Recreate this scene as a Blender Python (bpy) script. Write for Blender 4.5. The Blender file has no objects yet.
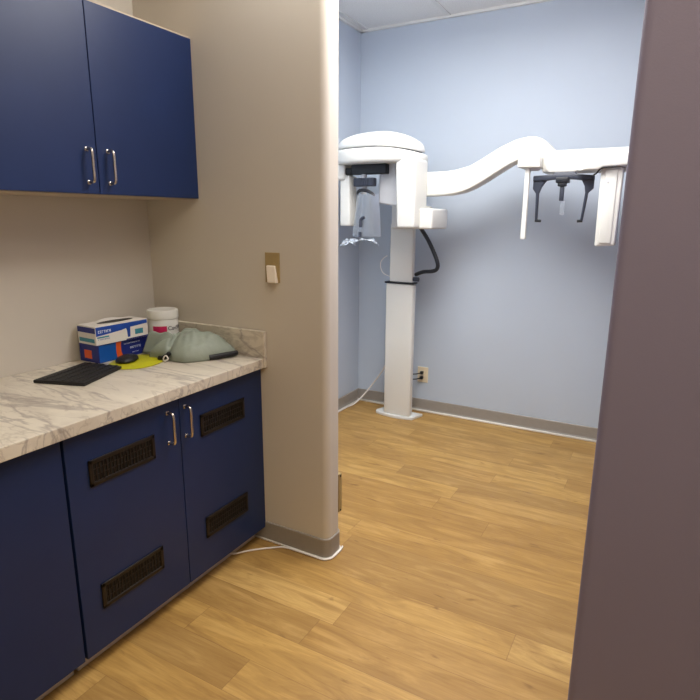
import bpy, bmesh, math, random
from mathutils import Vector, Matrix, noise
from math import pi, sin, cos, radians
random.seed(7)
S = bpy.context.scene
C = S.collection

# ---------------------------------------------------------------- camera, world, lights, exposure
yaw, pitch, roll = 0.507666, 0.229283, 0.005383
cy, sy, cp, sp = cos(yaw), sin(yaw), cos(pitch), sin(pitch)
fw = Vector((-sy*cp, cy*cp, -sp)); rt = Vector((cy, sy, 0)); up = rt.cross(fw)
rt2 = rt*cos(roll) + up*sin(roll); up2 = rt2.cross(fw)
cam = bpy.data.objects.new('camera', bpy.data.cameras.new('camera'))
C.objects.link(cam); S.camera = cam
cam.matrix_world = Matrix(((rt2.x, up2.x, -fw.x, 0), (rt2.y, up2.y, -fw.y, 0), (rt2.z, up2.z, -fw.z, 1.45), (0, 0, 0, 1)))
cam.data.sensor_width = 36; cam.data.lens = 563.6/700*36; cam.data.clip_start = .02

w = bpy.data.worlds.new('world'); S.world = w; w.use_nodes = True
w.node_tree.nodes['Background'].inputs[0].default_value = (.8, .87, 1, 1)
w.node_tree.nodes['Background'].inputs[1].default_value = .3

def area(name, loc, sx, sy_, power, col, rot=(0, 0, 0)):
    l = bpy.data.lights.new(name, 'AREA'); l.shape = 'RECTANGLE'; l.size = sx; l.size_y = sy_
    l.energy = power; l.color = col
    o = bpy.data.objects.new(name, l); C.objects.link(o); o.location = loc; o.rotation_euler = rot
    return o
area('imaging_room_light', (-.88, 2.25, 2.64), 1.15, 1.15, 30, (1, .985, .95))
fl_ = area('front_room_light', (.10, .20, 2.64), 1.15, 1.15, 7.5, (1, .86, .60)); fl_.data.spread = radians(125)  # both lamps belong to assumed, unseen ceiling lights
S.view_settings.view_transform = 'Standard'; S.view_settings.look = 'None'
S.view_settings.exposure = -0.08; S.view_settings.gamma = 1; S.view_settings.use_curve_mapping = False

# ---------------------------------------------------------------- node helpers
def lin(r, g, b):
    f = lambda c: (c/255/12.92) if c/255 <= .04045 else ((c/255+.055)/1.055)**2.4
    return (f(r), f(g), f(b), 1)
class NT:
    def __init__(s, name):
        s.m = bpy.data.materials.new(name); s.m.use_nodes = True; s.t = s.m.node_tree
        s.b = s.t.nodes['Principled BSDF']; s.out = s.t.nodes['Material Output']
    def n(s, typ, **k):
        nd = s.t.nodes.new(typ)
        for a, v in k.items(): setattr(nd, a, v)
        return nd
    def l(s, a, b): s.t.links.new(a, b)
    def put(s, sock, v):
        if hasattr(v, 'is_linked') or isinstance(v, bpy.types.NodeSocket): s.l(v, sock)
        else: sock.default_value = v
    def math(s, op, a, b=0, c=0):
        nd = s.n('ShaderNodeMath', operation=op)
        for i, v in enumerate((a, b, c)): s.put(nd.inputs[i], v)
        return nd.outputs[0]
    def mix(s, fac, a, b, mode='MIX'):
        nd = s.n('ShaderNodeMix', data_type='RGBA', blend_type=mode)
        s.put(nd.inputs[0], fac); s.put(nd.inputs[6], a); s.put(nd.inputs[7], b)
        return nd.outputs[2]
    def noise(s, vec, scale, detail=4, rough=.5, dist=0):
        nd = s.n('ShaderNodeTexNoise'); s.l(vec, nd.inputs['Vector'])
        nd.inputs['Scale'].default_value = scale; nd.inputs['Detail'].default_value = detail
        nd.inputs['Roughness'].default_value = rough; nd.inputs['Distortion'].default_value = dist
        return nd.outputs['Fac']
    def ramp(s, fac, stops):
        nd = s.n('ShaderNodeValToRGB'); s.l(fac, nd.inputs[0]); e = nd.color_ramp.elements
        while len(e) < len(stops): e.new(.5)
        for el, (p, c) in zip(e, stops): el.position = p; el.color = c
        return nd.outputs[0]
    def bump(s, h, strength, dist=.002):
        nd = s.n('ShaderNodeBump'); s.l(h, nd.inputs['Height']); nd.inputs['Strength'].default_value = strength
        nd.inputs['Distance'].default_value = dist; s.l(nd.outputs[0], s.b.inputs['Normal'])
    def obj(s, scale=(1, 1, 1), rot=(0, 0, 0)):
        t = s.n('ShaderNodeTexCoord'); m = s.n('ShaderNodeMapping'); s.l(t.outputs['Object'], m.inputs[0])
        m.inputs['Scale'].default_value = scale; m.inputs['Rotation'].default_value = rot
        return m.outputs[0]

def mat(name, rgb, rough=.5, metal=0, var=.05, nscale=30, bump=0, bscale=200, spec=.5):
    """plain surface with a faint procedural mottling"""
    t = NT(name); c = lin(*rgb); v = t.obj()
    f = t.noise(v, nscale, 3)
    lo = tuple(x*(1-var) for x in c[:3])+(1,); hi = tuple(min(1, x*(1+var)) for x in c[:3])+(1,)
    t.l(t.ramp(f, [(.3, lo), (.7, hi)]), t.b.inputs['Base Color'])
    t.b.inputs['Roughness'].default_value = rough; t.b.inputs['Metallic'].default_value = metal
    t.b.inputs['Specular IOR Level'].default_value = spec
    if bump: t.bump(t.noise(v, bscale, 2), bump)
    return t.m

M = {}
M['wall_beige'] = mat('beige_wall_paint', (206, 199, 187), .75, var=.012, nscale=3, bump=.12, bscale=260, spec=.25)
M['wall_blue'] = mat('pale_blue_wall_paint', (188, 199, 213), .72, var=.012, nscale=3, bump=.12, bscale=260, spec=.25)
M['wall_lavender_dim'] = mat('shaded_lavender_wall_paint', (128, 122, 146), .6, var=.012, nscale=3, bump=.12, bscale=260, spec=.3)  # lavender-blue paint with its dim warm light put into the colour
M['baseboard'] = mat('grey_vinyl_baseboard', (150, 144, 136), .45, var=.03)
M['caulk'] = mat('white_caulk', (225, 220, 210), .5)
M['navy'] = mat('navy_laminate', (22, 42, 84), .38, var=.05, nscale=8, spec=.4)
M['navy_edge'] = mat('navy_edge_band', (15, 27, 55), .45)
M['cab_under'] = mat('cabinet_underside', (190, 175, 155), .6)
M['toe'] = mat('pale_grey_toe_strip', (200, 192, 180), .5)
M['vent'] = mat('dark_bronze_vent', (34, 26, 19), .42, metal=.35, var=.2)
M['vent_dark'] = mat('vent_shadow_mesh', (14, 12, 10), .8)
M['chrome'] = mat('brushed_chrome', (205, 200, 195), .25, metal=1, var=.03, nscale=80)
M['white'] = mat('warm_white_enamel', (222, 222, 216), .36, var=.01, nscale=4)
M['white2'] = mat('cool_white_plastic', (224, 225, 222), .38, var=.01, nscale=4)
M['panelgrey'] = mat('light_grey_plastic', (200, 201, 205), .45, var=.02)
M['black'] = mat('black_rubber', (20, 24, 32), .45, var=.1)
M['slate'] = mat('slate_grey_plastic', (52, 58, 72), .45, var=.1)
M['blackmat'] = mat('black_plastic', (13, 13, 17), .5, var=.1)
M['tan'] = mat('tan_plate', (164, 142, 96), .5, var=.04)
M['almond'] = mat('almond_plastic', (228, 214, 184), .4, var=.02)
M['whitepl'] = mat('white_rocker', (238, 226, 208), .4, var=.02)
M['cordwhite'] = mat('white_cord', (232, 226, 220), .45, var=.02)
M['paperwhite'] = mat('white_card', (226, 222, 216), .55, var=.03)
M['boxblue'] = mat('royal_blue_card', (22, 70, 165), .42, var=.06)
M['boxdeep'] = mat('deep_blue_card', (20, 38, 128), .42, var=.06)
M['boxmid'] = mat('cobalt_card', (10, 84, 170), .42, var=.06)
M['orange'] = mat('orange_print', (224, 92, 34), .45, var=.04)
M['teal'] = mat('teal_print', (60, 140, 160), .45, var=.15)
M['skyprint'] = mat('pale_blue_print', (170, 195, 215), .45, var=.08)
M['pink'] = mat('magenta_print', (205, 30, 92), .45, var=.05)
M['pinkpale'] = mat('pale_pink_print', (238, 176, 186), .45, var=.05)
M['ink'] = mat('dark_ink', (60, 50, 60), .5)
M['inklight'] = mat('white_ink', (225, 232, 245), .5)
M['lime'] = mat('lime_yellow_plastic', (188, 186, 16), .45, var=.03)
M['tint'] = mat('light_panel_frame', (230, 230, 230), .5)

def m_floor():
    t = NT('oak_plank_vinyl'); tc = t.n('ShaderNodeTexCoord'); sx = t.n('ShaderNodeSeparateXYZ'); t.l(tc.outputs['Object'], sx.inputs[0])
    X, Y = sx.outputs[0], sx.outputs[1]
    W, Lp = .141, 1.22
    yr = t.math('DIVIDE', t.math('SUBTRACT', Y, 1.247), W); row = t.math('FLOOR', yr); fy = t.math('FRACT', yr)
    wn = t.n('ShaderNodeTexWhiteNoise', noise_dimensions='1D'); t.l(row, wn.inputs['W'])
    xr = t.math('ADD', t.math('DIVIDE', X, Lp), t.math('MULTIPLY', wn.outputs[0], 5.37)); col = t.math('FLOOR', xr); fx = t.math('FRACT', xr)
    cb = t.n('ShaderNodeCombineXYZ'); t.l(row, cb.inputs[0]); t.l(col, cb.inputs[1])
    w2 = t.n('ShaderNodeTexWhiteNoise', noise_dimensions='3D'); t.l(cb.outputs[0], w2.inputs['Vector']); pr = w2.outputs[0]
    # grain, shifted per plank
    g = t.n('ShaderNodeCombineXYZ'); t.l(t.math('ADD', X, t.math('MULTIPLY', pr, 37.)), g.inputs[0])
    t.l(t.math('ADD', Y, t.math('MULTIPLY', pr, 11.)), g.inputs[1])
    def mp(sc):
        m = t.n('ShaderNodeMapping'); t.l(g.outputs[0], m.inputs[0]); m.inputs['Scale'].default_value = sc; return m.outputs[0]
    g1 = t.noise(mp((1.3, 8, 1)), 1.7, 7, .62, 1.3)
    g2 = t.noise(mp((2.5, 60, 1)), 2.2, 4, .6, .2)
    g3 = t.noise(mp((3, 9, 1)), 2.3, 3, .5, .6)
    base = t.ramp(pr, [(0, lin(164, 129, 74)), (.35, lin(190, 152, 86)), (.7, lin(170, 132, 73)), (1, lin(200, 164, 100))])
    c1 = t.mix(t.math('MULTIPLY', t.ramp(g1, [(.30, (1, 1, 1, 1)), (.58, (0, 0, 0, 1))]), .8), base, lin(142, 106, 56))
    c2 = t.mix(t.math('MULTIPLY', t.ramp(g1, [(.55, (0, 0, 0, 1)), (.75, (1, 1, 1, 1))]), .5), c1, lin(206, 170, 110))
    c3 = t.mix(t.math('MULTIPLY', t.ramp(g2, [(.45, (0, 0, 0, 1)), (.7, (1, 1, 1, 1))]), .28), c2, lin(128, 88, 46))
    c4 = t.mix(t.math('MULTIPLY', t.ramp(g3, [(.66, (0, 0, 0, 1)), (.76, (1, 1, 1, 1))]), .6), c3, lin(104, 68, 36))
    ey = t.math('MINIMUM', fy, t.math('SUBTRACT', 1, fy)); ex = t.math('MINIMUM', fx, t.math('SUBTRACT', 1, fx))
    sm = t.math('MAXIMUM', t.math('LESS_THAN', ey, .008), t.math('LESS_THAN', ex, .0011))
    c5 = t.mix(t.math('MULTIPLY', sm, .40), c4, lin(104, 70, 38))
    t.l(c5, t.b.inputs['Base Color'])
    t.b.inputs['Roughness'].default_value = .42; t.b.inputs['Specular IOR Level'].default_value = .4
    t.bump(t.math('SUBTRACT', g2, sm), .12, .001)
    return t.m
M['floor'] = m_floor()

def m_marble():
    t = NT('veined_marble_laminate'); v = t.obj((1, 1, 1), (0, 0, .5))
    def veins(sc, rot, width, dist, lo):
        vv = t.obj(sc, rot); f = t.noise(vv, 1.0, 5, .55, dist)
        a = t.math('ABSOLUTE', t.math('SUBTRACT', f, .5)); return t.ramp(a, [(0, (lo, lo, lo, 1)), (width, (0, 0, 0, 1))])
    base = t.ramp(t.noise(t.obj((3, 8, 5), (0, 0, .9)), 1.5, 5, .6, .5), [(.3, lin(196, 187, 172)), (.6, lin(216, 208, 192))])
    a = veins((1.6, 6, 5), (.4, .3, .55), .030, .7, .55)
    b = veins((3, 11, 8), (.2, .5, .45), .022, .6, .32)
    c = t.mix(a, base, lin(120, 108, 106)); c = t.mix(b, c, lin(128, 112, 100))
    t.l(c, t.b.inputs['Base Color']); t.b.inputs['Roughness'].default_value = .33
    return t.m
M['marble'] = m_marble()

def m_ceiling():
    t = NT('ceiling_tile'); v = t.obj()
    f = t.noise(v, 160, 3, .7); t.l(t.ramp(f, [(.35, lin(222, 222, 220)), (.6, lin(240, 240, 238))]), t.b.inputs['Base Color'])
    t.b.inputs['Roughness'].default_value = .9; t.bump(f, .4); return t.m
M['ceiling'] = m_ceiling()

def m_fabric():
    t = NT('sage_grey_nylon'); v = t.obj()
    f = t.noise(v, 9, 4); t.l(t.ramp(f, [(.3, lin(134, 144, 132)), (.7, lin(152, 161, 148))]), t.b.inputs['Base Color'])
    t.b.inputs['Roughness'].default_value = .55; t.bump(t.noise(v, 28, 5, .6, .6), .35, .006); return t.m
M['fabric'] = m_fabric()

def m_glass():
    t = NT('clear_acrylic'); tr = t.n('ShaderNodeBsdfTransparent'); tr.inputs[0].default_value = (.95, .975, 1, 1)
    mx = t.n('ShaderNodeMixShader'); fr = t.n('ShaderNodeFresnel'); fr.inputs[0].default_value = 1.5
    gl = t.n('ShaderNodeBsdfGlossy'); gl.inputs['Roughness'].default_value = .06
    f = t.math('ADD', t.math('MULTIPLY', fr.outputs[0], .5), t.math('MULTIPLY', t.noise(t.obj(), 30, 2), .10))
    t.l(f, mx.inputs[0]); t.l(tr.outputs[0], mx.inputs[1]); t.l(gl.outputs[0], mx.inputs[2])
    m2 = t.n('ShaderNodeMixShader'); m2.inputs[0].default_value = .07; df = t.n('ShaderNodeBsdfDiffuse'); df.inputs[0].default_value = lin(240, 245, 250)
    t.l(mx.outputs[0], m2.inputs[1]); t.l(df.outputs[0], m2.inputs[2]); t.l(m2.outputs[0], t.out.inputs[0])
    return t.m
M['glass'] = m_glass()
def m_frost():
    t = NT('crinkled_clear_film'); tr = t.n('ShaderNodeBsdfTransparent'); mx = t.n('ShaderNodeMixShader')
    t.b.inputs['Base Color'].default_value = lin(225, 235, 245); t.b.inputs['Roughness'].default_value = .15
    f = t.ramp(t.noise(t.obj(), 45, 3, .6, 1), [(.45, (.08, .08, .08, 1)), (.66, (.75, .75, .75, 1))])
    t.l(f, mx.inputs[0]); t.l(tr.outputs[0], mx.inputs[1]); t.l(t.b.outputs[0], mx.inputs[2]); t.l(mx.outputs[0], t.out.inputs[0])
    return t.m
M['film'] = m_frost()
def m_emit(nm, st, col):
    t = NT(nm); t.b.inputs['Base Color'].default_value = (.9, .9, .9, 1)
    t.b.inputs['Emission Color'].default_value = col; t.b.inputs['Emission Strength'].default_value = st; return t.m
M['emit'] = m_emit('lit_diffuser', 10, (1, .97, .93, 1)); M['emit_warm'] = m_emit('warm_lit_diffuser', 4.5, (1, .86, .66, 1))

# ---------------------------------------------------------------- geometry helpers
ORG = Vector((0, 0, 0))
def link(name, bm, m, parent=None, smooth=False, sharp=None):
    me = bpy.data.meshes.new(name)
    bmesh.ops.recalc_face_normals(bm, faces=bm.faces)
    if parent is not None: bmesh.ops.translate(bm, verts=bm.verts, vec=-ORG)
    bm.to_mesh(me); bm.free()
    for mm in (m if isinstance(m, (list, tuple)) else [m]): me.materials.append(M[mm])
    if smooth:
        for p in me.polygons: p.use_smooth = True
        if sharp: me.set_sharp_from_angle(angle=radians(sharp))
    o = bpy.data.objects.new(name, me); C.objects.link(o)
    if parent is not None: o.parent = parent
    return o
def thing(name, loc, label, cat, group=None):
    global ORG
    ORG = Vector(loc); o = bpy.data.objects.new(name, None); C.objects.link(o); o.location = loc
    o.empty_display_size = .05; o['label'] = label; o['category'] = cat
    if group: o['group'] = group
    return o
def solo(o, loc, label, cat, group=None):
    """a thing that is one mesh: move its origin to loc"""
    for v in o.data.vertices: v.co -= Vector(loc)
    o.location = loc; o['label'] = label; o['category'] = cat
    if group: o['group'] = group
    return o
def struct(name, bm, m, parent=None, **k):
    global ORG
    ORG = Vector((0, 0, 0)); o = link(name, bm, m, parent, **k)
    if parent is None: o['kind'] = 'structure'
    return o
def box(x0, x1, y0, y1, z0, z1, bev=0, seg=2, bm=None, mi=0):
    tmp = bmesh.new(); bmesh.ops.create_cube(tmp, size=1)
    for v in tmp.verts: v.co = Vector((x0+(v.co.x+.5)*(x1-x0), y0+(v.co.y+.5)*(y1-y0), z0+(v.co.z+.5)*(z1-z0)))
    if bev: bmesh.ops.bevel(tmp, geom=tmp.edges[:]+tmp.verts[:], offset=bev, segments=seg, profile=.5, affect='EDGES')
    return merge(tmp, bm, mi)
def merge(tmp, bm, mi=0):
    for f in tmp.faces: f.material_index = mi
    if bm is None: return tmp
    me = bpy.data.meshes.new('t'); tmp.to_mesh(me); tmp.free(); bm.from_mesh(me); bpy.data.meshes.remove(me); return bm
def prism(pts, axis, a, b, bev=0, seg=2, bm=None, mi=0):
    """extrude a 2-D outline: axis 'x' (pts y,z), 'y' (pts x,z), 'z' (pts x,y) from a to b"""
    tmp = bmesh.new()
    P = lambda p, t: {'x': (t, p[0], p[1]), 'y': (p[0], t, p[1]), 'z': (p[0], p[1], t)}[axis]
    A = [tmp.verts.new(P(p, a)) for p in pts]; B = [tmp.verts.new(P(p, b)) for p in pts]
    n = len(pts); tmp.faces.new(A); tmp.faces.new(B[::-1])
    for i in range(n): tmp.faces.new((A[i], B[i], B[(i+1) % n], A[(i+1) % n]))
    bmesh.ops.recalc_face_normals(tmp, faces=tmp.faces)
    if bev:
        es = [e for e in tmp.edges if len(e.link_faces) == 2 and e.calc_face_angle(0) > .5]
        bmesh.ops.bevel(tmp, geom=es, offset=bev, segments=seg, profile=.5, affect='EDGES')
    return merge(tmp, bm, mi)
def spline(pts, n=8):
    P = [Vector(p) for p in pts]; out = []
    for i in range(len(P)-1):
        p0, p1, p2, p3 = P[max(i-1, 0)], P[i], P[i+1], P[min(i+2, len(P)-1)]
        for k in range(n):
            t = k/n
            out.append(.5*((2*p1)+(p2-p0)*t+(2*p0-5*p1+4*p2-p3)*t*t+(3*p1-p0-3*p2+p3)*t**3))
    return out+[P[-1]]
def tube(pts, r, seg=10, bm=None, smooth=8, mi=0):
    path = spline(pts, smooth) if smooth else [Vector(p) for p in pts]
    tmp = bmesh.new(); rings = []; nrm = None
    for i, p in enumerate(path):
        d = (path[min(i+1, len(path)-1)]-path[max(i-1, 0)]).normalized()
        if nrm is None: nrm = d.orthogonal().normalized()
        nrm = (nrm-d*nrm.dot(d)).normalized(); b = d.cross(nrm)
        rr = r(i/(len(path)-1)) if callable(r) else r
        rings.append([tmp.verts.new(p+(nrm*cos(2*pi*k/seg)+b*sin(2*pi*k/seg))*rr) for k in range(seg)])
    for a, c in zip(rings, rings[1:]):
        for k in range(seg): tmp.faces.new((a[k], a[(k+1) % seg], c[(k+1) % seg], c[k]))
    tmp.faces.new(rings[0][::-1]); tmp.faces.new(rings[-1])
    return merge(tmp, bm, mi)
def lathe(prof, cx, cy_, seg=32, bm=None, sx=1, sy_=1, n=2, rot=0, mi=0):
    """prof: (r, z) pairs; n: superellipse power of the plan"""
    tmp = bmesh.new(); rings = []
    for r, z in prof:
        ring = []
        for k in range(seg):
            a = 2*pi*k/seg; c, s = cos(a), sin(a); q = (abs(c)**n+abs(s)**n)**(-1/n)
            x, y = r*sx*c*q, r*sy_*s*q
            ring.append(tmp.verts.new((cx+x*cos(rot)-y*sin(rot), cy_+x*sin(rot)+y*cos(rot), z)))
        rings.append(ring)
    for a, c in zip(rings, rings[1:]):
        for k in range(seg): tmp.faces.new((a[k], a[(k+1) % seg], c[(k+1) % seg], c[k]))
    tmp.faces.new(rings[0][::-1]); tmp.faces.new(rings[-1])
    return merge(tmp, bm, mi)
def rotz(bm, ang, c):
    bmesh.ops.rotate(bm, verts=bm.verts, cent=Vector(c), matrix=Matrix.Rotation(ang, 3, 'Z')); return bm

# ---------------------------------------------------------------- the setting
ZC = 2.756
struct('floor', box(-2.3, 1.75, -1.6, 4.05, -.1, 0), 'floor')
# partition between the two rooms, its free end rounded (bullnose)
def round_plan(x0, x1, y0, y1, r, n=8):
    pts = [(x0, y0)]
    for k in range(n+1): a = -pi/2+pi/2*k/n; pts.append((x1-r+r*cos(a), y0+r+r*sin(a)))
    for k in range(n+1): a = pi/2*k/n; pts.append((x1-r+r*cos(a), y1-r+r*sin(a)))
    pts.append((x0, y1)); return pts
PX, YS, YT = -1.142, 1.865, 1.975
bm = prism(round_plan(-2.10, PX, YS, YT, .03), 'z', 0, ZC)
o = struct('wall_partition', bm, ['wall_beige', 'wall_blue'], smooth=True, sharp=40)
for p in o.data.polygons:
    if p.normal.y > .8: p.material_index = 1
struct('wall_left', box(-2.3, -2.10, -1.6, YT, 0, ZC), 'wall_beige')
struct('wall_left_imaging', box(-2.3, -2.10, YT, 4.05, 0, ZC), 'wall_blue')
struct('wall_back', box(-2.10, 1.75, 3.915, 4.05, 0, ZC), 'wall_blue')
# the near right wall: rounded edge, runs back along the imaging room
pts = [(1.6, 1.25)] + [(-.09+.02-.02*cos(a*pi/16), 1.25+.02-.02*sin(a*pi/16)) for a in range(8, -1, -1)] + [(-.09, 3.915), (.03, 3.915), (.03, 1.37), (1.6, 1.37)]
struct('wall_right', prism(pts, 'z', 0, ZC), 'wall_lavender_dim', smooth=True, sharp=30)
struct('wall_side', box(1.6, 1.75, -1.6, 1.37, 0, ZC), 'wall_beige')
struct('wall_front', box(-2.10, 1.6, -1.6, -1.5, 0, ZC), 'wall_beige')
struct('ceiling', box(-2.3, 1.75, -1.6, 4.05, ZC, ZC+.1), 'ceiling')
# suspended ceiling grid
bm = bmesh.new()
for x in (-2.043, -1.434, -.824, -.214):
    box(x-.012, x+.012, 2.03, 3.915, ZC-.006, ZC, bm=bm)
for y in (2.08, 2.69, 3.30): box(-2.1, -.09, y-.012, y+.012, ZC-.0065, ZC, bm=bm)
box(-2.10, -.09, 3.893, 3.915, ZC-.016, ZC, bm=bm)
box(-2.10, -2.078, 2.03, 3.915, ZC-.016, ZC, bm=bm)
struct('trim_1', bm, 'white2')
# baseboards (cove vinyl) with a bead of caulk at the floor
BB = .093
def bead(pts, nm, parent, r=.006):
    struct(nm, tube([(x, y, .004) for x, y in pts], r, 8, smooth=0), 'caulk', parent, smooth=True)
def offs(o_): return round_plan(-2.0, PX+o_, YS-o_, YT+o_, .03+o_)
base_p = prism(offs(.0065), 'z', 0, BB, .002, 1)
b1 = struct('baseboard_partition', base_p, 'baseboard', smooth=True, sharp=40)
bead(offs(.009)[:-1], 'caulk_bead', b1, .0045)
b2 = struct('baseboard_back', prism([(3.915, 0), (3.897, 0), (3.906, .02), (3.908, BB-.004), (3.911, BB), (3.915, BB)], 'x', -2.10, -.092), 'baseboard')
bead([(-2.09, 3.893), (-.09, 3.893)], 'caulk_bead', b2, .010)
b3 = struct('baseboard_left', prism([(-2.10, 0), (-2.082, 0), (-2.091, .02), (-2.093, BB-.004), (-2.096, BB), (-2.10, BB)], 'y', 2.02, 3.9), 'baseboard')
bead([(-2.081, 2.03), (-2.081, 3.89)], 'caulk_bead', b3, .006)

# ---------------------------------------------------------------- base cabinet
XF = -1.475
def handle(name, parent, x, y, z0, z1, out=.030, r=.0052):
    p = [(x, y, z1), (x+out*.75, y, z1), (x+out, y, z1-.012), (x+out, y, (z0+z1)/2), (x+out, y, z0+.012), (x+out*.75, y, z0), (x, y, z0)]
    bm = tube(p, r, 10, smooth=6)
    for z in (z0, z1): box(x-.0005, x+.003, y-.007, y+.007, z-.007, z+.007, .001, 1, bm=bm)
    return link(name, bm, 'chrome', parent, smooth=True, sharp=50)
def vent(parent, x, y0, y1, z0, z1):
    bm = bmesh.new(); b = .014
    box(x-.001, x+.006, y0, y1, z0, z0+b, .0025, 2, bm=bm); box(x-.001, x+.006, y0, y1, z1-b, z1, .0025, 2, bm=bm)
    box(x-.001, x+.006, y0, y0+b, z0, z1, .0025, 2, bm=bm); box(x-.001, x+.006, y1-b, y1, z0, z1, .0025, 2, bm=bm)
    box(x-.0005, x+.0008, y0+b, y1-b, z0+b, z1-b, bm=bm, mi=1)
    n = 18; w_ = (y1-y0-2*b)/n
    for k in range(n+1):                                   # upright louvres
        y = y0+b+k*w_; box(x, x+.0035, y-.0016, y+.0016, z0+b, z1-b, bm=bm)
    for k in (1, 2): z = z0+b+(z1-z0-2*b)*k/3; box(x, x+.003, y0+b, y1-b, z-.0012, z+.0012, bm=bm)
    for k in range(0, n-1, 2):                             # slanted bars of the register pattern
        ya, yb = y0+b+k*w_, y0+b+(k+2)*w_
        tube([(x+.0025, ya, z0+b), (x+.0025, yb, z1-b)], .0012, 4, bm=bm, smooth=0)
    return link('vent_grille', bm, ['vent', 'vent_dark'], parent)
def cabinet_low(y0, y1, label):
    t = thing('base_cabinet', (-1.80, (y0+y1)/2, 0), label, 'cabinet')
    link('carcass', box(-2.097, XF-.019, y0, y1, .064, .829, .001, 1), 'navy_edge', t)
    link('toe_strip', box(-1.98, -1.530, y0, y1-.012, 0, .064, .001, 1), 'toe', t)
    return t
t = cabinet_low(.932, 1.8635, 'long navy blue base cabinet against the partition with four dark vents')
for (a, b, hy, va, vb) in ((.935, 1.3845, 1.330, 1.006, 1.264), (1.3875, 1.862, 1.413, 1.485, 1.741)):
    d = link('door', box(XF-.018, XF, a, b, .066, .820, .0015, 2), 'navy', t)
    vent(d, XF, va, vb, .636, .724); vent(d, XF, va, vb, .207, .297)
    h = handle('handle', d, XF, hy, .668, .780)
t = cabinet_low(-.60, .929, 'navy blue base cabinet farther left along the wall without vents')
for a, b in ((-.597, .163), (.166, .926)):
    d = link('door', box(XF-.018, XF, a, b, .066, .820, .0015, 2), 'navy', t)

# ---------------------------------------------------------------- countertop with splash
t = thing('countertop', (-1.80, 1.0, .829), 'cream marble laminate countertop with grey veins over the navy base cabinet', 'countertop')
link('worktop', box(-2.098, -1.444, -.6, 1.844, .829, .870, .0025, 2), 'marble', t)
link('side_splash', box(-2.098, -1.440, 1.8445, 1.863, .829, .986, .0025, 2), 'marble', t)

# ---------------------------------------------------------------- wall cabinet
XU = -1.781
t = thing('wall_cabinet', (-1.95, 1.39, 1.53), 'navy blue two-door wall cabinet hung above the countertop', 'cabinet')
link('carcass', box(-2.098, XU-.019, .925, 1.861, 1.532, 2.151, .001, 1), 'navy_edge', t)
link('bottom_panel', box(-2.097, XU-.02, .926, 1.860, 1.5265, 1.532), 'cab_under', t, )
link('top_edge', box(-2.098, XU-.001, .925, 1.861, 2.151, 2.156), 'cab_under', t)
for a, b, hy in ((.927, 1.3755, 1.336), (1.3785, 1.864, 1.423)):
    d = link('door', box(XU-.018, XU, a, b, 1.529, 2.151, .0015, 2), 'navy', t)
    handle('handle', d, XU, hy, 1.568, 1.677)
t = thing('wall_cabinet', (-1.95, .46, 1.53), 'navy blue wall cabinet farther left, mostly out of view', 'cabinet')
link('carcass', box(-2.098, XU-.019, -.02, .923, 1.53, 2.153, .001, 1), 'navy_edge', t)
for a, b in ((-.018, .450), (.453, .921)): link('door', box(XU-.018, XU, a, b, 1.53, 2.151, .0015, 2), 'navy', t)

# ---------------------------------------------------------------- switch, plates, outlet
t = thing('light_switch', (-1.398, YS, 1.253), 'tan light switch with a tilted white cover on the beige partition', 'light switch')
link('cover_plate', box(-1.434, -1.3625, YS-.006, YS, 1.193, 1.314, .002, 2), 'tan', t)
bm = box(-1.424, -1.380, YS-.029, YS-.006, 1.194, 1.262, .003, 2)
for v in bm.verts:
    s_ = (v.co.z-1.194)/.068; v.co.x += .012*(1-s_)
    if v.co.y < YS-.019: v.co.y += .010*s_; v.co.x += .004
link('rocker', bm, 'whitepl', t)
t = thing('wall_plate', (-1.146, 1.96, .273), 'thin tan plate low on the far corner of the partition end', 'plate')
link('cover', box(-1.160, -1.1385, 1.957, 1.979, .184, .364, .002, 2), 'tan', t)
for z in (.355, .193): link('screw', tube([(-1.140, 1.966, z), (-1.1365, 1.966, z)], .004, 8, smooth=0), 'vent', t)
t = thing('power_outlet', (-1.536, 3.915, .288), 'almond power outlet with two black plugs on the blue wall', 'outlet')
link('cover_plate', box(-1.578, -1.494, 3.908, 3.915, .228, .348, .002, 2), 'almond', t)
bm = bmesh.new()
for z in (.268, .308): box(-1.553, -1.519, 3.905, 3.909, z-.014, z+.014, .001, 1, bm=bm)
link('socket', bm, 'almond', t)
for i, z in enumerate((.268, .308)):
    bm = box(-1.549, -1.527, 3.875, 3.905, z-.010, z+.010, .003, 2)
    tube([(-1.538, 3.878, z), (-1.56, 3.855, z-.004), (-1.60, 3.845, z-.012), (-1.64, 3.84, z-.03)], .0045, 8, bm=bm)
    p = solo(link('power_plug', bm, 'blackmat', smooth=True, sharp=40), (-1.538, 3.875, z),
         'black plug and lead in the '+('lower' if i == 0 else 'upper')+' socket of the almond outlet', 'plug', 'plugs in the blue wall outlet')

# ---------------------------------------------------------------- dental x-ray machine
t = thing('dental_xray_machine', (-1.64, 3.74, 0), 'tall white dental x-ray machine on a column in front of the blue wall', 'x-ray machine')
L = lambda n, b, m, sm=True, sh=35, par=None: link(n, b, m, par or t, smooth=sm, sharp=sh)
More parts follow.
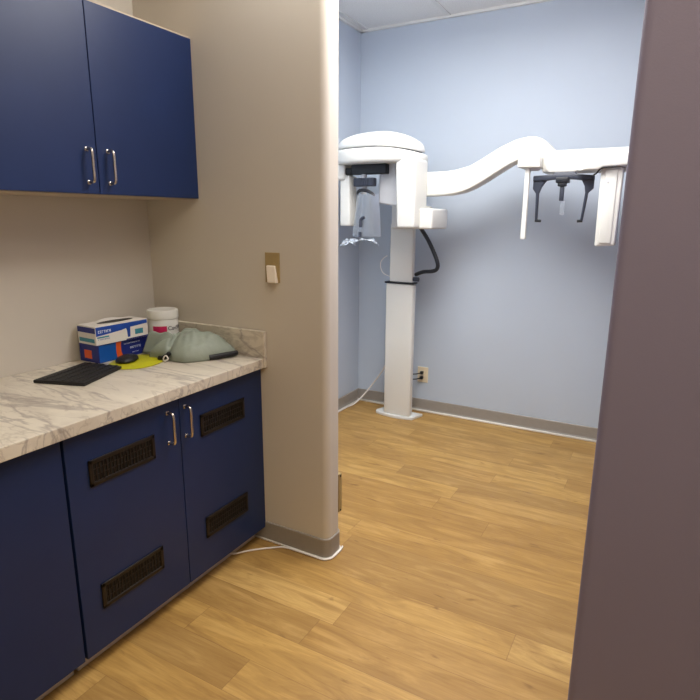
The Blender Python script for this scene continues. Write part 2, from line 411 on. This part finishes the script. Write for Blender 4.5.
# floor plate: curved front
pts = [(-1.80, 3.78), (-1.825, 3.71)] + [(-1.815+.305*k/8, 3.675-.015*k/8-.028*sin(pi*k/8)) for k in range(9)] + [(-1.50, 3.70), (-1.475, 3.78)]
fp = L('floor_plate', prism(pts, 'z', 0, .022, .003, 2), 'white2')
L('floor_bolt', lathe([(.009, .018), (.009, .022), (.005, .026)], -1.685, 3.672, 12), 'slate', par=fp)
col = L('column', box(-1.745, -1.534, 3.66, 3.72, .018, 1.003, .012, 4), 'white')
L('collar', box(-1.753, -1.527, 3.652, 3.728, 1.001, 1.013, .005, 3), 'black')
L('inner_column', box(-1.722, -1.545, 3.668, 3.714, 1.01, 1.42, .010, 4), 'white')
L('column_knob', tube([(-1.548, 3.69, 1.036), (-1.525, 3.69, 1.036), (-1.505, 3.69, 1.036)], .015, 16, smooth=0), 'slate')
# carriage behind the head
L('carriage', box(-1.695, -1.495, 3.62, 3.77, 1.385, 1.872, .012, 4), 'white2')
bm = box(-1.50, -1.272, 3.30, 3.58, 1.388, 1.512, .014, 4)
L('carriage_box', bm, 'white')
L('carriage_box_cap', box(-1.42, -1.36, 3.34, 3.53, 1.508, 1.530, .01, 3), 'white')
# rotating head: lower housing
cx0, cy0 = -1.655, 3.37
def droop(bm):                                   # the shell falls away towards its right end
    for v in bm.verts:
        q = max(0, v.co.x-cx0-.02)
        v.co.z -= .45*q*q if v.co.z > 1.82 else 0
bm = lathe([(.93, 1.783), (.965, 1.786), (.99, 1.80), (1.0, 1.83), (1.0, 1.850), (.985, 1.864), (.96, 1.868), (.80, 1.870)], cx0, cy0, 72, sx=.288, sy_=.20, n=2.6); droop(bm)
L('head_housing', bm, 'white', sh=60)
prof = [(.955, 1.8755), (.985, 1.878), (.995, 1.885), (.985, 1.900)]
for k in range(1, 11):
    a = k/10*pi/2; prof.append((.985*cos(a)**1.05 if k < 10 else .02, 1.900+.080*sin(a)))
bm = lathe(prof, cx0-.005, cy0, 72, sx=.285, sy_=.195, n=2.3); droop(bm)
L('head_dome', bm, 'white2', sh=60)
bm = lathe([(.93, 1.862), (.93, 1.880)], cx0, cy0, 48, sx=.28, sy_=.19, n=2.4); droop(bm)
L('head_seam', bm, 'slate')
# right (tube side) leg of the rotating arm: tapers, wider at the top
bm = box(-1.472, -1.352, 3.215, 3.42, 1.392, 1.80, .018, 5)
for v in bm.verts:
    s_ = (v.co.z-1.392)/.41
    if v.co.x < -1.42: v.co.x -= .016*s_
    if v.co.x > -1.40: v.co.x -= .006*s_
L('tube_housing', bm, 'white')
bm = box(-1.65, -1.52, 3.33, 3.42, 1.525, 1.79, .012, 3)
for v in bm.verts:
    if v.co.x < -1.6: v.co.z += .018 if v.co.z < 1.6 else 0
L('tube_window_panel', bm, 'panelgrey')
# left (detector side) leg
bm = box(-1.912, -1.838, 3.29, 3.39, 1.402, 1.72, .010, 4)
for v in bm.verts:
    s_ = max(0, (v.co.z-1.402)/.33)
    if v.co.x > -1.87: v.co.x -= .004*s_
L('detector_housing', bm, 'white')
L('detector_shoulder', box(-1.95, -1.868, 3.27, 3.40, 1.690, 1.790, .015, 4), 'white')
# patient positioning parts
bm = box(-1.828, -1.580, 3.27, 3.33, 1.722, 1.782, .006, 3)
for v in bm.verts: v.co.y += .9*(v.co.x+1.70)**2*1.2
L('head_support', bm, 'black')
L('head_support_side', box(-1.945, -1.826, 3.285, 3.325, 1.722, 1.764, .005, 2), 'blackmat')
L('support_neck', tube([(-1.742, 3.305, 1.730), (-1.742, 3.305, 1.60)], .018, 14, smooth=0), 'panelgrey')
kn = bmesh.new()
box(-1.802, -1.660, 3.27, 3.32, 1.648, 1.700, .006, 3, bm=kn)
for k in range(9): box(-1.796+.0155*k, -1.790+.0155*k, 3.266, 3.272, 1.654, 1.694, .001, 1, bm=kn)
L('adjusting_knob', kn, 'slate')
arc = [(-1.776, 3.29, 1.596), (-1.768, 3.27, 1.612), (-1.74, 3.262, 1.624), (-1.70, 3.262, 1.620), (-1.662, 3.268, 1.602), (-1.652, 3.28, 1.590)]
L('chin_clip', tube(arc, lambda u: .005+.006*sin(pi*u), 10), 'black')
# clear chin rest: curved sheet
def sheet(f, nu, nv, th):
    bm = bmesh.new(); G = [[bm.verts.new(f(i/nu, j/nv)) for j in range(nv+1)] for i in range(nu+1)]
    for i in range(nu):
        for j in range(nv): bm.faces.new((G[i][j], G[i+1][j], G[i+1][j+1], G[i][j+1]))
    bmesh.ops.recalc_face_normals(bm, faces=bm.faces)
    g = bmesh.ops.solidify(bm, geom=bm.faces[:], thickness=th); return bm
def shield(u, v):
    x = -1.768+.150*u + (u-.5)*.055*v - .004; z = 1.600-.262*v
    return Vector((x, 3.275-.045*sin(pi*u)-.015*v, z))
cr = L('clear_chin_rest', sheet(shield, 14, 10, .003), 'glass', sh=80)
L('bite_stem', tube([(-1.690, 3.215, 1.458), (-1.706, 3.212, 1.451), (-1.714, 3.21, 1.436), (-1.713, 3.208, 1.396)], .010, 8), 'slate')
L('bite_pin', tube([(-1.715, 3.205, 1.368), (-1.715, 3.205, 1.336)], .010, 8, smooth=0), 'slate')
def tray(u, v):
    a = pi*(1.1*u-.05)
    r = .085+.035*v; ph = noise.noise(Vector((u*9, v*3, 1)))*.012
    return Vector((-1.752-r*cos(a)*1.15+ph, 3.265-r*.55*sin(a), 1.335-.010-.045*v*(.6+.5*sin(7*u))+ph))
L('clear_rest_tray', sheet(tray, 30, 6, .002), 'film', sh=80, par=cr)
bm = tube([(-1.905, 3.26, 1.268), (-1.87, 3.25, 1.282), (-1.84, 3.25, 1.300), (-1.80, 3.245, 1.300), (-1.765, 3.24, 1.285)], lambda u: .003+.005*abs(sin(5*u)), 8)
L('crinkled_rim', bm, 'film', par=cr)
# ceph arm, swept up to the right
upl = [(-1.50, 1.733), (-1.377, 1.733), (-1.246, 1.733), (-1.183, 1.739), (-1.091, 1.761), (-1.011, 1.804), (-.921, 1.856), (-.832, 1.892), (-.765, 1.904), (-.719, 1.902), (-.685, 1.890), (-.655, 1.865), (-.615, 1.825), (-.56, 1.815)]
lol = [(-.56, 1.76), (-.70, 1.79), (-.811, 1.779), (-.86, 1.757), (-.912, 1.727), (-1.003, 1.672), (-1.05, 1.646), (-1.084, 1.629), (-1.13, 1.611), (-1.176, 1.600), (-1.24, 1.592), (-1.371, 1.589), (-1.50, 1.589)]
L('side_arm', prism(upl+lol, 'y', 3.42, 3.545, .010, 3), 'white')
L('arm_bolt', tube([(-1.375, 3.415, 1.582), (-1.375, 3.43, 1.582)], .009, 12, smooth=0), 'slate')
# ceph head: beam, left pod, right pod
bp = [(-.66, 1.700), (-.66, 1.806), (-.645, 1.816), (-.10, 1.816), (-.10, 1.700)]
L('head_beam', prism(bp, 'y', 3.35, 3.50, .010, 3), 'white')
L('beam_front_panel', prism([(-.64, 1.715), (-.64, 1.775), (-.40, 1.775), (-.40, 1.70), (-.62, 1.70)], 'y', 3.335, 3.36, .006, 2), 'white')
pod = prism([(-.778, 1.726), (-.778, 1.765), (-.750, 1.793), (-.662, 1.786), (-.656, 1.722)], 'y', 3.27, 3.42, .008, 3)
L('left_pod', pod, 'white')
pod = prism([(-.475, 1.700), (-.455, 1.705), (-.405, 1.770), (-.36, 1.783), (-.12, 1.783), (-.12, 1.722), (-.34, 1.712), (-.36, 1.700)], 'y', 3.24, 3.40, .008, 3)
L('right_pod', pod, 'white')
L('support_rod', lathe([(.012, 1.340), (.0155, 1.345), (.0145, 1.49), (.0135, 1.4905), (.0135, 1.494), (.0145, 1.4945), (.014, 1.73)], -.727, 3.31, 16, n=3), 'white')
L('rod_base', lathe([(.008, 1.71), (.030, 1.712), (.034, 1.73)], -.70, 3.335, 20), 'panelgrey')
# slate head holder: crossbar, two ear arms, centre post
hb = [(-.700, 1.684), (-.600, 1.688), (-.585, 1.700), (-.490, 1.700), (-.475, 1.688), (-.388, 1.680), (-.388, 1.656), (-.440, 1.655), (-.49, 1.662), (-.59, 1.664), (-.64, 1.658), (-.700, 1.655)]
hh = L('ear_rod_holder', prism(hb, 'y', 3.33, 3.385, .004, 2), 'slate')
la = [(-.700, 1.672), (-.700, 1.615), (-.682, 1.590), (-.676, 1.445), (-.666, 1.445), (-.668, 1.590), (-.655, 1.625), (-.636, 1.652), (-.62, 1.672)]
L('ear_arm', prism(la, 'y', 3.34, 3.372, .003, 2), 'slate', par=hh)
ra = [(-.388, 1.672), (-.388, 1.612), (-.412, 1.590), (-.428, 1.445), (-.438, 1.445), (-.426, 1.590), (-.432, 1.625), (-.446, 1.652), (-.47, 1.672)]
L('ear_arm', prism(ra, 'y', 3.34, 3.372, .003, 2), 'slate', par=hh)
L('ear_tip', tube([(-.678, 3.356, 1.444), (-.645, 3.356, 1.442)], .0075, 10, smooth=0), 'black', par=hh)
L('ear_tip', tube([(-.428, 3.356, 1.444), (-.455, 3.356, 1.442)], .0075, 10, smooth=0), 'black', par=hh)
bm = box(-.577, -.511, 3.31, 3.37, 1.643, 1.672, .004, 2); box(-.566, -.524, 3.315, 3.36, 1.625, 1.645, .004, 2, bm=bm)
L('post_block', bm, 'black')
L('centre_post', box(-.554, -.532, 3.325, 3.345, 1.549, 1.635, .003, 2), 'slate')
L('clear_nose_rest', box(-.545, -.522, 3.330, 3.338, 1.475, 1.552, .002, 2), 'glass')
# sensor panel hanging from right pod
sp_ = prism([(-.348, 1.312), (-.352, 1.712), (-.245, 1.712), (-.250, 1.318)], 'y', 3.28, 3.34, .010, 3)
sn = L('sensor_panel', sp_, 'white')
L('sensor_edge', box(-.328, -.270, 3.272, 3.283, 1.33, 1.70, .004, 2), 'white', par=sn)
L('sensor_screw', tube([(-.312, 3.268, 1.640), (-.312, 3.275, 1.640)], .006, 10, smooth=0), 'panelgrey', par=sn)
L('sensor_cable', tube([(-.395, 3.30, 1.672), (-.37, 3.27, 1.685), (-.345, 3.245, 1.706), (-.28, 3.235, 1.71)], .004, 8), 'blackmat', par=sn)
# hose and cables
hs = [(-1.462, 3.58, 1.40), (-1.455, 3.60, 1.375), (-1.411, 3.60, 1.313), (-1.365, 3.60, 1.229), (-1.337, 3.60, 1.160), (-1.345, 3.61, 1.122), (-1.385, 3.63, 1.104), (-1.461, 3.66, 1.094), (-1.535, 3.71, 1.068)]
L('corrugated_hose', tube(hs, .0135, 12, smooth=10), 'black')
L('thin_cable', tube([(-1.765, 3.72, 1.19), (-1.795, 3.72, 1.172), (-1.818, 3.72, 1.14), (-1.815, 3.72, 1.095), (-1.79, 3.72, 1.06), (-1.74, 3.73, 1.04)], .0028, 6), 'cordwhite')

bm = tube([(-1.735, 3.78, .40), (-1.79, 3.80, .37), (-1.85, 3.83, .28), (-1.93, 3.85, .175), (-2.01, 3.83, .065), (-2.05, 3.76, .012), (-2.068, 3.66, .006), (-2.07, 3.45, .006), (-2.066, 3.1, .006)], .006, 8)
solo(link('white_cable', bm, 'cordwhite', smooth=True), (-1.735, 3.78, .4), 'white cable drooping from the x-ray column to the left wall corner', 'cable')
bm = tube([(-1.540, 1.66, .030), (-1.52, 1.69, .008), (-1.48, 1.745, .005), (-1.42, 1.80, .005), (-1.362, 1.842, .005), (-1.29, 1.848, .005), (-1.22, 1.849, .005), (-1.17, 1.849, .005), (-1.146, 1.857, .005), (-1.130, 1.882, .005), (-1.128, 1.945, .005), (-1.135, 1.98, .005)], .0040, 8)
solo(link('floor_cord', bm, 'cordwhite', smooth=True), (-1.48, 1.75, 0), 'thin white cord on the wood floor from the base cabinet to the partition corner', 'cord')

# ---------------------------------------------------------------- things on the counter
ZT = .8705
def glyphs(bm, P, U, V, n, h, w_, seed):
    """a row of small unreadable printed characters: P start, U along, V up"""
    rnd = random.Random(seed)
    nrm = U.cross(V)*.0004
    for k in range(n):
        o = P+U*(k*w_)
        for (a, b, c, d) in rnd.choice([((0, .25, 0, 1), (.25, .7, .8, 1)), ((0, .25, 0, 1), (.5, .72, 0, 1), (.2, .5, .4, .6)), ((0, .7, 0, .2), (0, .25, 0, 1), (0, .7, .8, 1)), ((.25, .5, 0, 1), (0, .7, .8, 1))]):
            q = [o+U*(x*w_)+V*(z*h) for x, z in ((a, c), (b, c), (b, d), (a, d))]
            lo = [bm.verts.new(p) for p in q]; hi = [bm.verts.new(p+nrm) for p in q]
            bm.faces.new(hi)
            for i in range(4): bm.faces.new((lo[i], lo[(i+1) % 4], hi[(i+1) % 4], hi[i]))
    return bm
EY, EZ = Vector((0, 1, 0)), Vector((0, 0, 1))
# lower glove box
x0, x1, y0, y1, z0, z1 = -2.081, -1.963, 1.440, 1.698, ZT, .945
t = thing('glove_box', ((x0+x1)/2, (y0+y1)/2, ZT), 'deep blue carton with an orange stripe, underneath the white and blue carton', 'box', 'glove cartons on the counter')
cb = L2 = link('carton', box(x0, x1, y0, y1, z0, z1, .0015, 2), 'boxdeep', t)
link('light_blue_panel', box(x1-.001, x1+.0006, y0+.003, y0+.088, z0+.002, z1-.002), 'boxmid', t)
st = [(y0+.088, z0+.002), (y0+.118, z0+.002), (y0+.109, z0+.03), (y0+.108, z1-.02), (y0+.112, z1-.002), (y0+.086, z1-.002), (y0+.084, z1-.03), (y0+.084, z0+.03)]
link('orange_stripe', prism(st, 'x', x1-.001, x1+.001), 'orange', t)
bm = bmesh.new(); glyphs(bm, Vector((x1+.0004, y0+.155, z0+.033)), EY, EZ, 8, .009, .0072, 3); glyphs(bm, Vector((x1+.0004, y0+.165, z0+.014)), EY, EZ, 7, .004, .005, 4)
glyphs(bm, Vector((x1+.0004, y0+.125, z0+.056)), EY, EZ, 14, .004, .006, 8)
link('printing', bm, 'inklight', t)
link('end_print', box(x0+.03, x0+.075, y0-.0006, y0+.001, z0+.015, z0+.05), 'orange', t)
# upper glove box
ux0, ux1, uy0, uy1, uz0, uz1 = -2.071, -1.951, 1.433, 1.684, .9465, 1.023
cR = ((ux0+ux1)/2, (uy0+uy1)/2, uz0)
t = thing('glove_box', cR, 'white carton with royal blue band, on top of the deep blue carton', 'box', 'glove cartons on the counter')
A = radians(-3)
def P(name, bm, m): return link(name, rotz(bm, A, cR), m, t)
P('carton', box(ux0, ux1, uy0, uy1, uz0, uz1, .0015, 2), 'paperwhite')
band = [(uy0+.002, uz1-.003), (uy1-.003, uz1-.003), (uy1-.003, uz1-.018), (uy0+.150, uz1-.024), (uy0+.120, uz1-.030), (uy0+.002, uz1-.040)]
P('blue_band', prism(band, 'x', ux1-.001, ux1+.0006), 'boxblue')
P('blue_band', box(ux0+.002, ux1-.002, uy0-.0006, uy0+.001, uz1-.028, uz1-.006), 'boxdeep')
P('centre_flash', prism([(uy0+.148, uz0+.012), (uy0+.160, uz0+.012), (uy0+.163, uz1-.02), (uy0+.140, uz1-.02), (uy0+.146, uz0+.04)], 'x', ux1-.001, ux1+.0006), 'boxblue')
P('lower_band', prism([(uy0+.14, uz0+.001), (uy1-.002, uz0+.001), (uy1-.002, uz0+.007), (uy0+.14, uz0+.005)], 'x', ux1-.001, ux1+.0006), 'boxdeep')
bm = bmesh.new()
box(ux1-.001, ux1+.0006, uy0+.185, uy0+.225, uz0+.018, uz0+.040, bm=bm); P('teal_print', bm, 'teal'); bm = bmesh.new(); box(ux1-.001, ux1+.0006, uy0+.006, uy0+.060, uz0+.028, uz0+.034, bm=bm)
P('teal_print', bm, 'teal'); bm = bmesh.new(); box(ux0+.01, ux1-.01, uy0-.0006, uy0+.001, uz0+.010, uz0+.026, bm=bm)
P('teal_print', bm, 'teal')
bm = bmesh.new(); glyphs(bm, Vector((ux1+.0004, uy0+.012, uz1-.028)), EY, EZ, 7, .011, .0085, 5)
P('printing', bm, 'inklight')
bm = bmesh.new(); glyphs(bm, Vector((ux1+.0004, uy0+.010, uz0+.020)), EY, EZ, 9, .005, .006, 6)
P('small_printing', bm, 'boxblue')
slot = [((ux0+ux1)/2+.026*cos(a*pi/12), (uy0+uy1)/2+.01+.085*sin(a*pi/12)) for a in range(24)]
P('opening', prism(slot, 'z', uz1-.0005, uz1+.0008), 'blackmat')
bm = sheet(lambda u, v: Vector(((ux0+ux1)/2-.03-.012*v, (uy0+uy1)/2-.06+.13*u, uz1+.001+.010*v*sin(pi*u))), 10, 3, .0008)
P('tissue_edge', bm, 'paperwhite')
# wipes canister
wx, wy, R_ = -1.943, 1.767, .065
t = thing('wipes_canister', (wx, wy, ZT), 'round white wipes canister with a magenta label in the counter corner', 'canister')
link('tub', lathe([(R_-.003, ZT), (R_, ZT+.004), (R_, 1.010), (R_-.002, 1.013)], wx, wy, 48), 'white2', t, smooth=True, sharp=40)
link('lid', lathe([(R_+.001, 1.013), (R_+.003, 1.015), (R_+.003, 1.046), (R_, 1.052), (R_-.010, 1.053), (R_-.014, 1.050), (.01, 1.050)], wx, wy, 48), 'white', t, smooth=True, sharp=40)
ang0 = math.atan2(-wy, -wx)                      # bearing of the front of the label
def wrap(a0, a1, z0, z1, dr=.0008, n=14):
    bm = bmesh.new(); G = []
    for k in range(n+1):
        a = a0+(a1-a0)*k/n; G.append([bm.verts.new((wx+(R_+q)*cos(a), wy+(R_+q)*sin(a), z)) for q in (.0002, dr) for z in (z0, z1)])
    for a, b in zip(G, G[1:]):
        bm.faces.new((a[2], b[2], b[3], a[3])); bm.faces.new((a[1], b[1], b[3], a[3])); bm.faces.new((a[0], b[0], b[2], a[2]))
    return bm
link('pink_label', wrap(ang0-.72, ang0+.22, .940, .985), 'pink', t, smooth=True, sharp=40)
link('pale_label', wrap(ang0-.80, ang0+1.2, .927, .939), 'pinkpale', t, smooth=True, sharp=40)
cu = bpy.data.curves.new('txt', 'FONT'); cu.body = 'CaviWipes'; cu.size = .026; cu.extrude = .0004
to = bpy.data.objects.new('txt', cu); C.objects.link(to); bpy.context.view_layer.update()
me = bpy.data.meshes.new_from_object(to.evaluated_get(bpy.context.evaluated_depsgraph_get()))
bpy.data.objects.remove(to)
bm = bmesh.new(); bm.from_mesh(me)
for v in bm.verts:
    a = ang0+.28+v.co.x/R_; r = R_+.0008+v.co.z
    v.co = Vector((wx+r*cos(a), wy+r*sin(a), .966+v.co.y))
link('lettering', bm, 'ink', t)
# lime disc, mouse, black slab
bm = lathe([(.97, ZT), (1, ZT+.001), (1, ZT+.0025), (.98, ZT+.0035)], -1.855, 1.540, 48, sx=.100, sy_=.125, n=2.2, rot=.25)
solo(link('lime_mat', bm, 'lime', smooth=True, sharp=30), (-1.855, 1.540, ZT), 'lime yellow rounded mat under the black mouse', 'mat')
t = thing('computer_mouse', (-1.895, 1.520, ZT+.0037), 'small black mouse on the lime yellow mat', 'mouse')
zz = ZT+.0037
bm = lathe([(.85, zz), (1, zz+.004), (.98, zz+.010), (.86, zz+.017), (.6, zz+.022), (.3, zz+.0245), (.02, zz+.025)], -1.895, 1.520, 32, sx=.040, sy_=.060, n=2.3, rot=.5)
link('shell', bm, 'blackmat', t, smooth=True)
bm = lathe([(.9, zz+.021), (1, zz+.0250), (.3, zz+.0265)], -1.890, 1.532, 16, sx=.010, sy_=.014, rot=.5)
link('button', bm, 'slate', t, smooth=True)
sl = [(-1.820, 1.432), (-1.735, 1.205), (-1.93, 1.14), (-2.00, 1.40)]
t = thing('black_keyboard', (-1.93, 1.32, ZT), 'flat black keyboard at the left end of the counter view', 'keyboard')
link('keyboard_case', prism(sl, 'z', ZT, ZT+.012, .003, 2), 'blackmat', t)
bm = bmesh.new()
a_, b_, c_, d_ = [Vector((p[0], p[1], 0)) for p in sl]
for i in range(14):
    for j in range(5):
        u, v = (i+.6)/14.6, (j+.7)/5.7
        p = (a_*(1-u)+b_*u)*(1-v)+(d_*(1-u)+c_*u)*v
        box(p.x-.0065, p.x+.0065, p.y-.0065, p.y+.0065, ZT+.012, ZT+.0145, .001, 1, bm=bm)
k_ = link('key', bm, 'blackmat', t); k_['kind'] = 'stuff'; k_.name = 'key_field'

# ---------------------------------------------------------------- sage pouch
OUT = [(-1.868, 1.612), (-1.835, 1.618), (-1.78, 1.618), (-1.72, 1.612), (-1.675, 1.622), (-1.640, 1.660), (-1.612, 1.715), (-1.592, 1.765), (-1.572, 1.812), (-1.59, 1.838), (-1.68, 1.840), (-1.78, 1.840), (-1.855, 1.820), (-1.868, 1.76), (-1.872, 1.70), (-1.880, 1.650)]
def bag():
    bm = bmesh.new(); pc = Vector((-1.745, 1.735, 0)); path = spline([(x, y, 0) for x, y in OUT]+[(OUT[0][0], OUT[0][1], 0)], 6)[:-1]
    N = len(path); RN = 20; rings = []
    def height(q, r):
        h = .100*(1-r**2.8)**.5
        h *= 1-.30*max(0, min(1, (q.x+1.64)/.06))                            # sinks to the strip end
        h *= 1-.22*max(0, min(1, (1.72-q.y)/.10))                            # and to the front
        d = (q.x+1.795)+.30*(q.y-1.70); h -= .034*math.exp(-(d/.013)**2)*max(0, 1-abs(r-.62)*1.6)*(1 if q.y < 1.74 else .35)
        d = (q.x+1.845)-.8*(q.y-1.66); h += .010*math.exp(-(d/.012)**2)*(1-r*r)
        d = (q.x+1.640)-.9*(q.y-1.72); h -= .012*math.exp(-(d/.014)**2)*(1-r*r)
        d = (q.x+1.70)+.7*(q.y-1.70); h += .007*math.exp(-(d/.016)**2)*(1-r*r)
        h += .010*noise.noise(Vector((q.x*14, q.y*14, 3)))*(1-r**4)+.005*noise.noise(Vector((q.x*38+q.y*20, q.y*30, 7)))*(1-r**6)
        return max(h, .003)
    for i in range(1, RN+1):
        r = i/RN; ring = []
        for p in path:
            q = pc+(p-pc)*r; ring.append(bm.verts.new((q.x, q.y, ZT+.004+height(q, r))))
        rings.append(ring)
    c = bm.verts.new((pc.x, pc.y, ZT+.004+height(pc, 0)))
    for k in range(N): bm.faces.new((c, rings[0][k], rings[0][(k+1) % N]))
    for a, b in zip(rings, rings[1:]):
        for k in range(N): bm.faces.new((a[k], b[k], b[(k+1) % N], a[(k+1) % N]))
    low = [bm.verts.new((pc.x+(p.x-pc.x)*.97, pc.y+(p.y-pc.y)*.97, ZT)) for p in path]
    for k in range(N): bm.faces.new((rings[-1][k], low[k], low[(k+1) % N], rings[-1][(k+1) % N]))
    bm.faces.new(low[::-1])
    return bm
t = thing('cloth_pouch', (-1.745, 1.735, ZT), 'crumpled sage grey cloth pouch lying against the marble side splash', 'pouch')
link('fabric', bag(), 'fabric', t, smooth=True)
# loose flap folded out to the left, in front of the canister
def flap(u, v):
    x = -1.800-.130*u; y = 1.632+.060*v-.02*u*v
    return Vector((x, y, ZT+.010+.012*(1-u)+(.064+.022*sin(2.6*u)+.007*sin(9*u))*v+.010*sin(pi*v)*sin(2*pi*u)))
link('flap', sheet(flap, 16, 8, .004), 'fabric', t, smooth=True)
bm = tube([(-1.618, 1.705, ZT+.012), (-1.600, 1.735, ZT+.014), (-1.586, 1.770, ZT+.015), (-1.572, 1.802, ZT+.016), (-1.568, 1.818, ZT+.016)], .0115, 8)
link('black_strip', bm, 'blackmat', t, smooth=True)
bm = tube([(-1.800, 1.602, ZT+.010), (-1.780, 1.603, ZT+.012), (-1.758, 1.606, ZT+.024), (-1.745, 1.608, ZT+.036)], .0095, 8)
link('black_toggle', bm, 'blackmat', t, smooth=True)
bm = tube([(-1.768, 1.596, ZT+.004), (-1.762, 1.592, ZT+.018), (-1.750, 1.594, ZT+.028), (-1.742, 1.596, ZT+.014), (-1.756, 1.588, ZT+.004)], .003, 6)
link('drawstring', bm, 'cordwhite', t, smooth=True)

# ---------------------------------------------------------------- ceiling lights (assumed, above the view; low glowing diffusers brighten the ceiling)
for (x, y, lab) in ((-.88, 2.25, 'assumed white ceiling light over the imaging room floor, out of view'), (.10, .20, 'assumed white ceiling light over the front room, out of view')):
    t = thing('assumed_ceiling_light', (x, y, 2.65), lab, 'ceiling light')
    bm = bmesh.new()
    for (a, b, c, d) in ((-.62, .62, -.62, -.59), (-.62, .62, .59, .62), (-.62, -.59, -.59, .59), (.59, .62, -.59, .59)): box(x+a, x+b, y+c, y+d, 2.735, ZC, .002, 1, bm=bm)
    link('frame', bm, 'tint', t); link('diffuser', box(x-.59, x+.59, y-.59, y+.59, 2.65, 2.735, .01, 2), 'emit' if y > 1 else 'emit_warm', t)
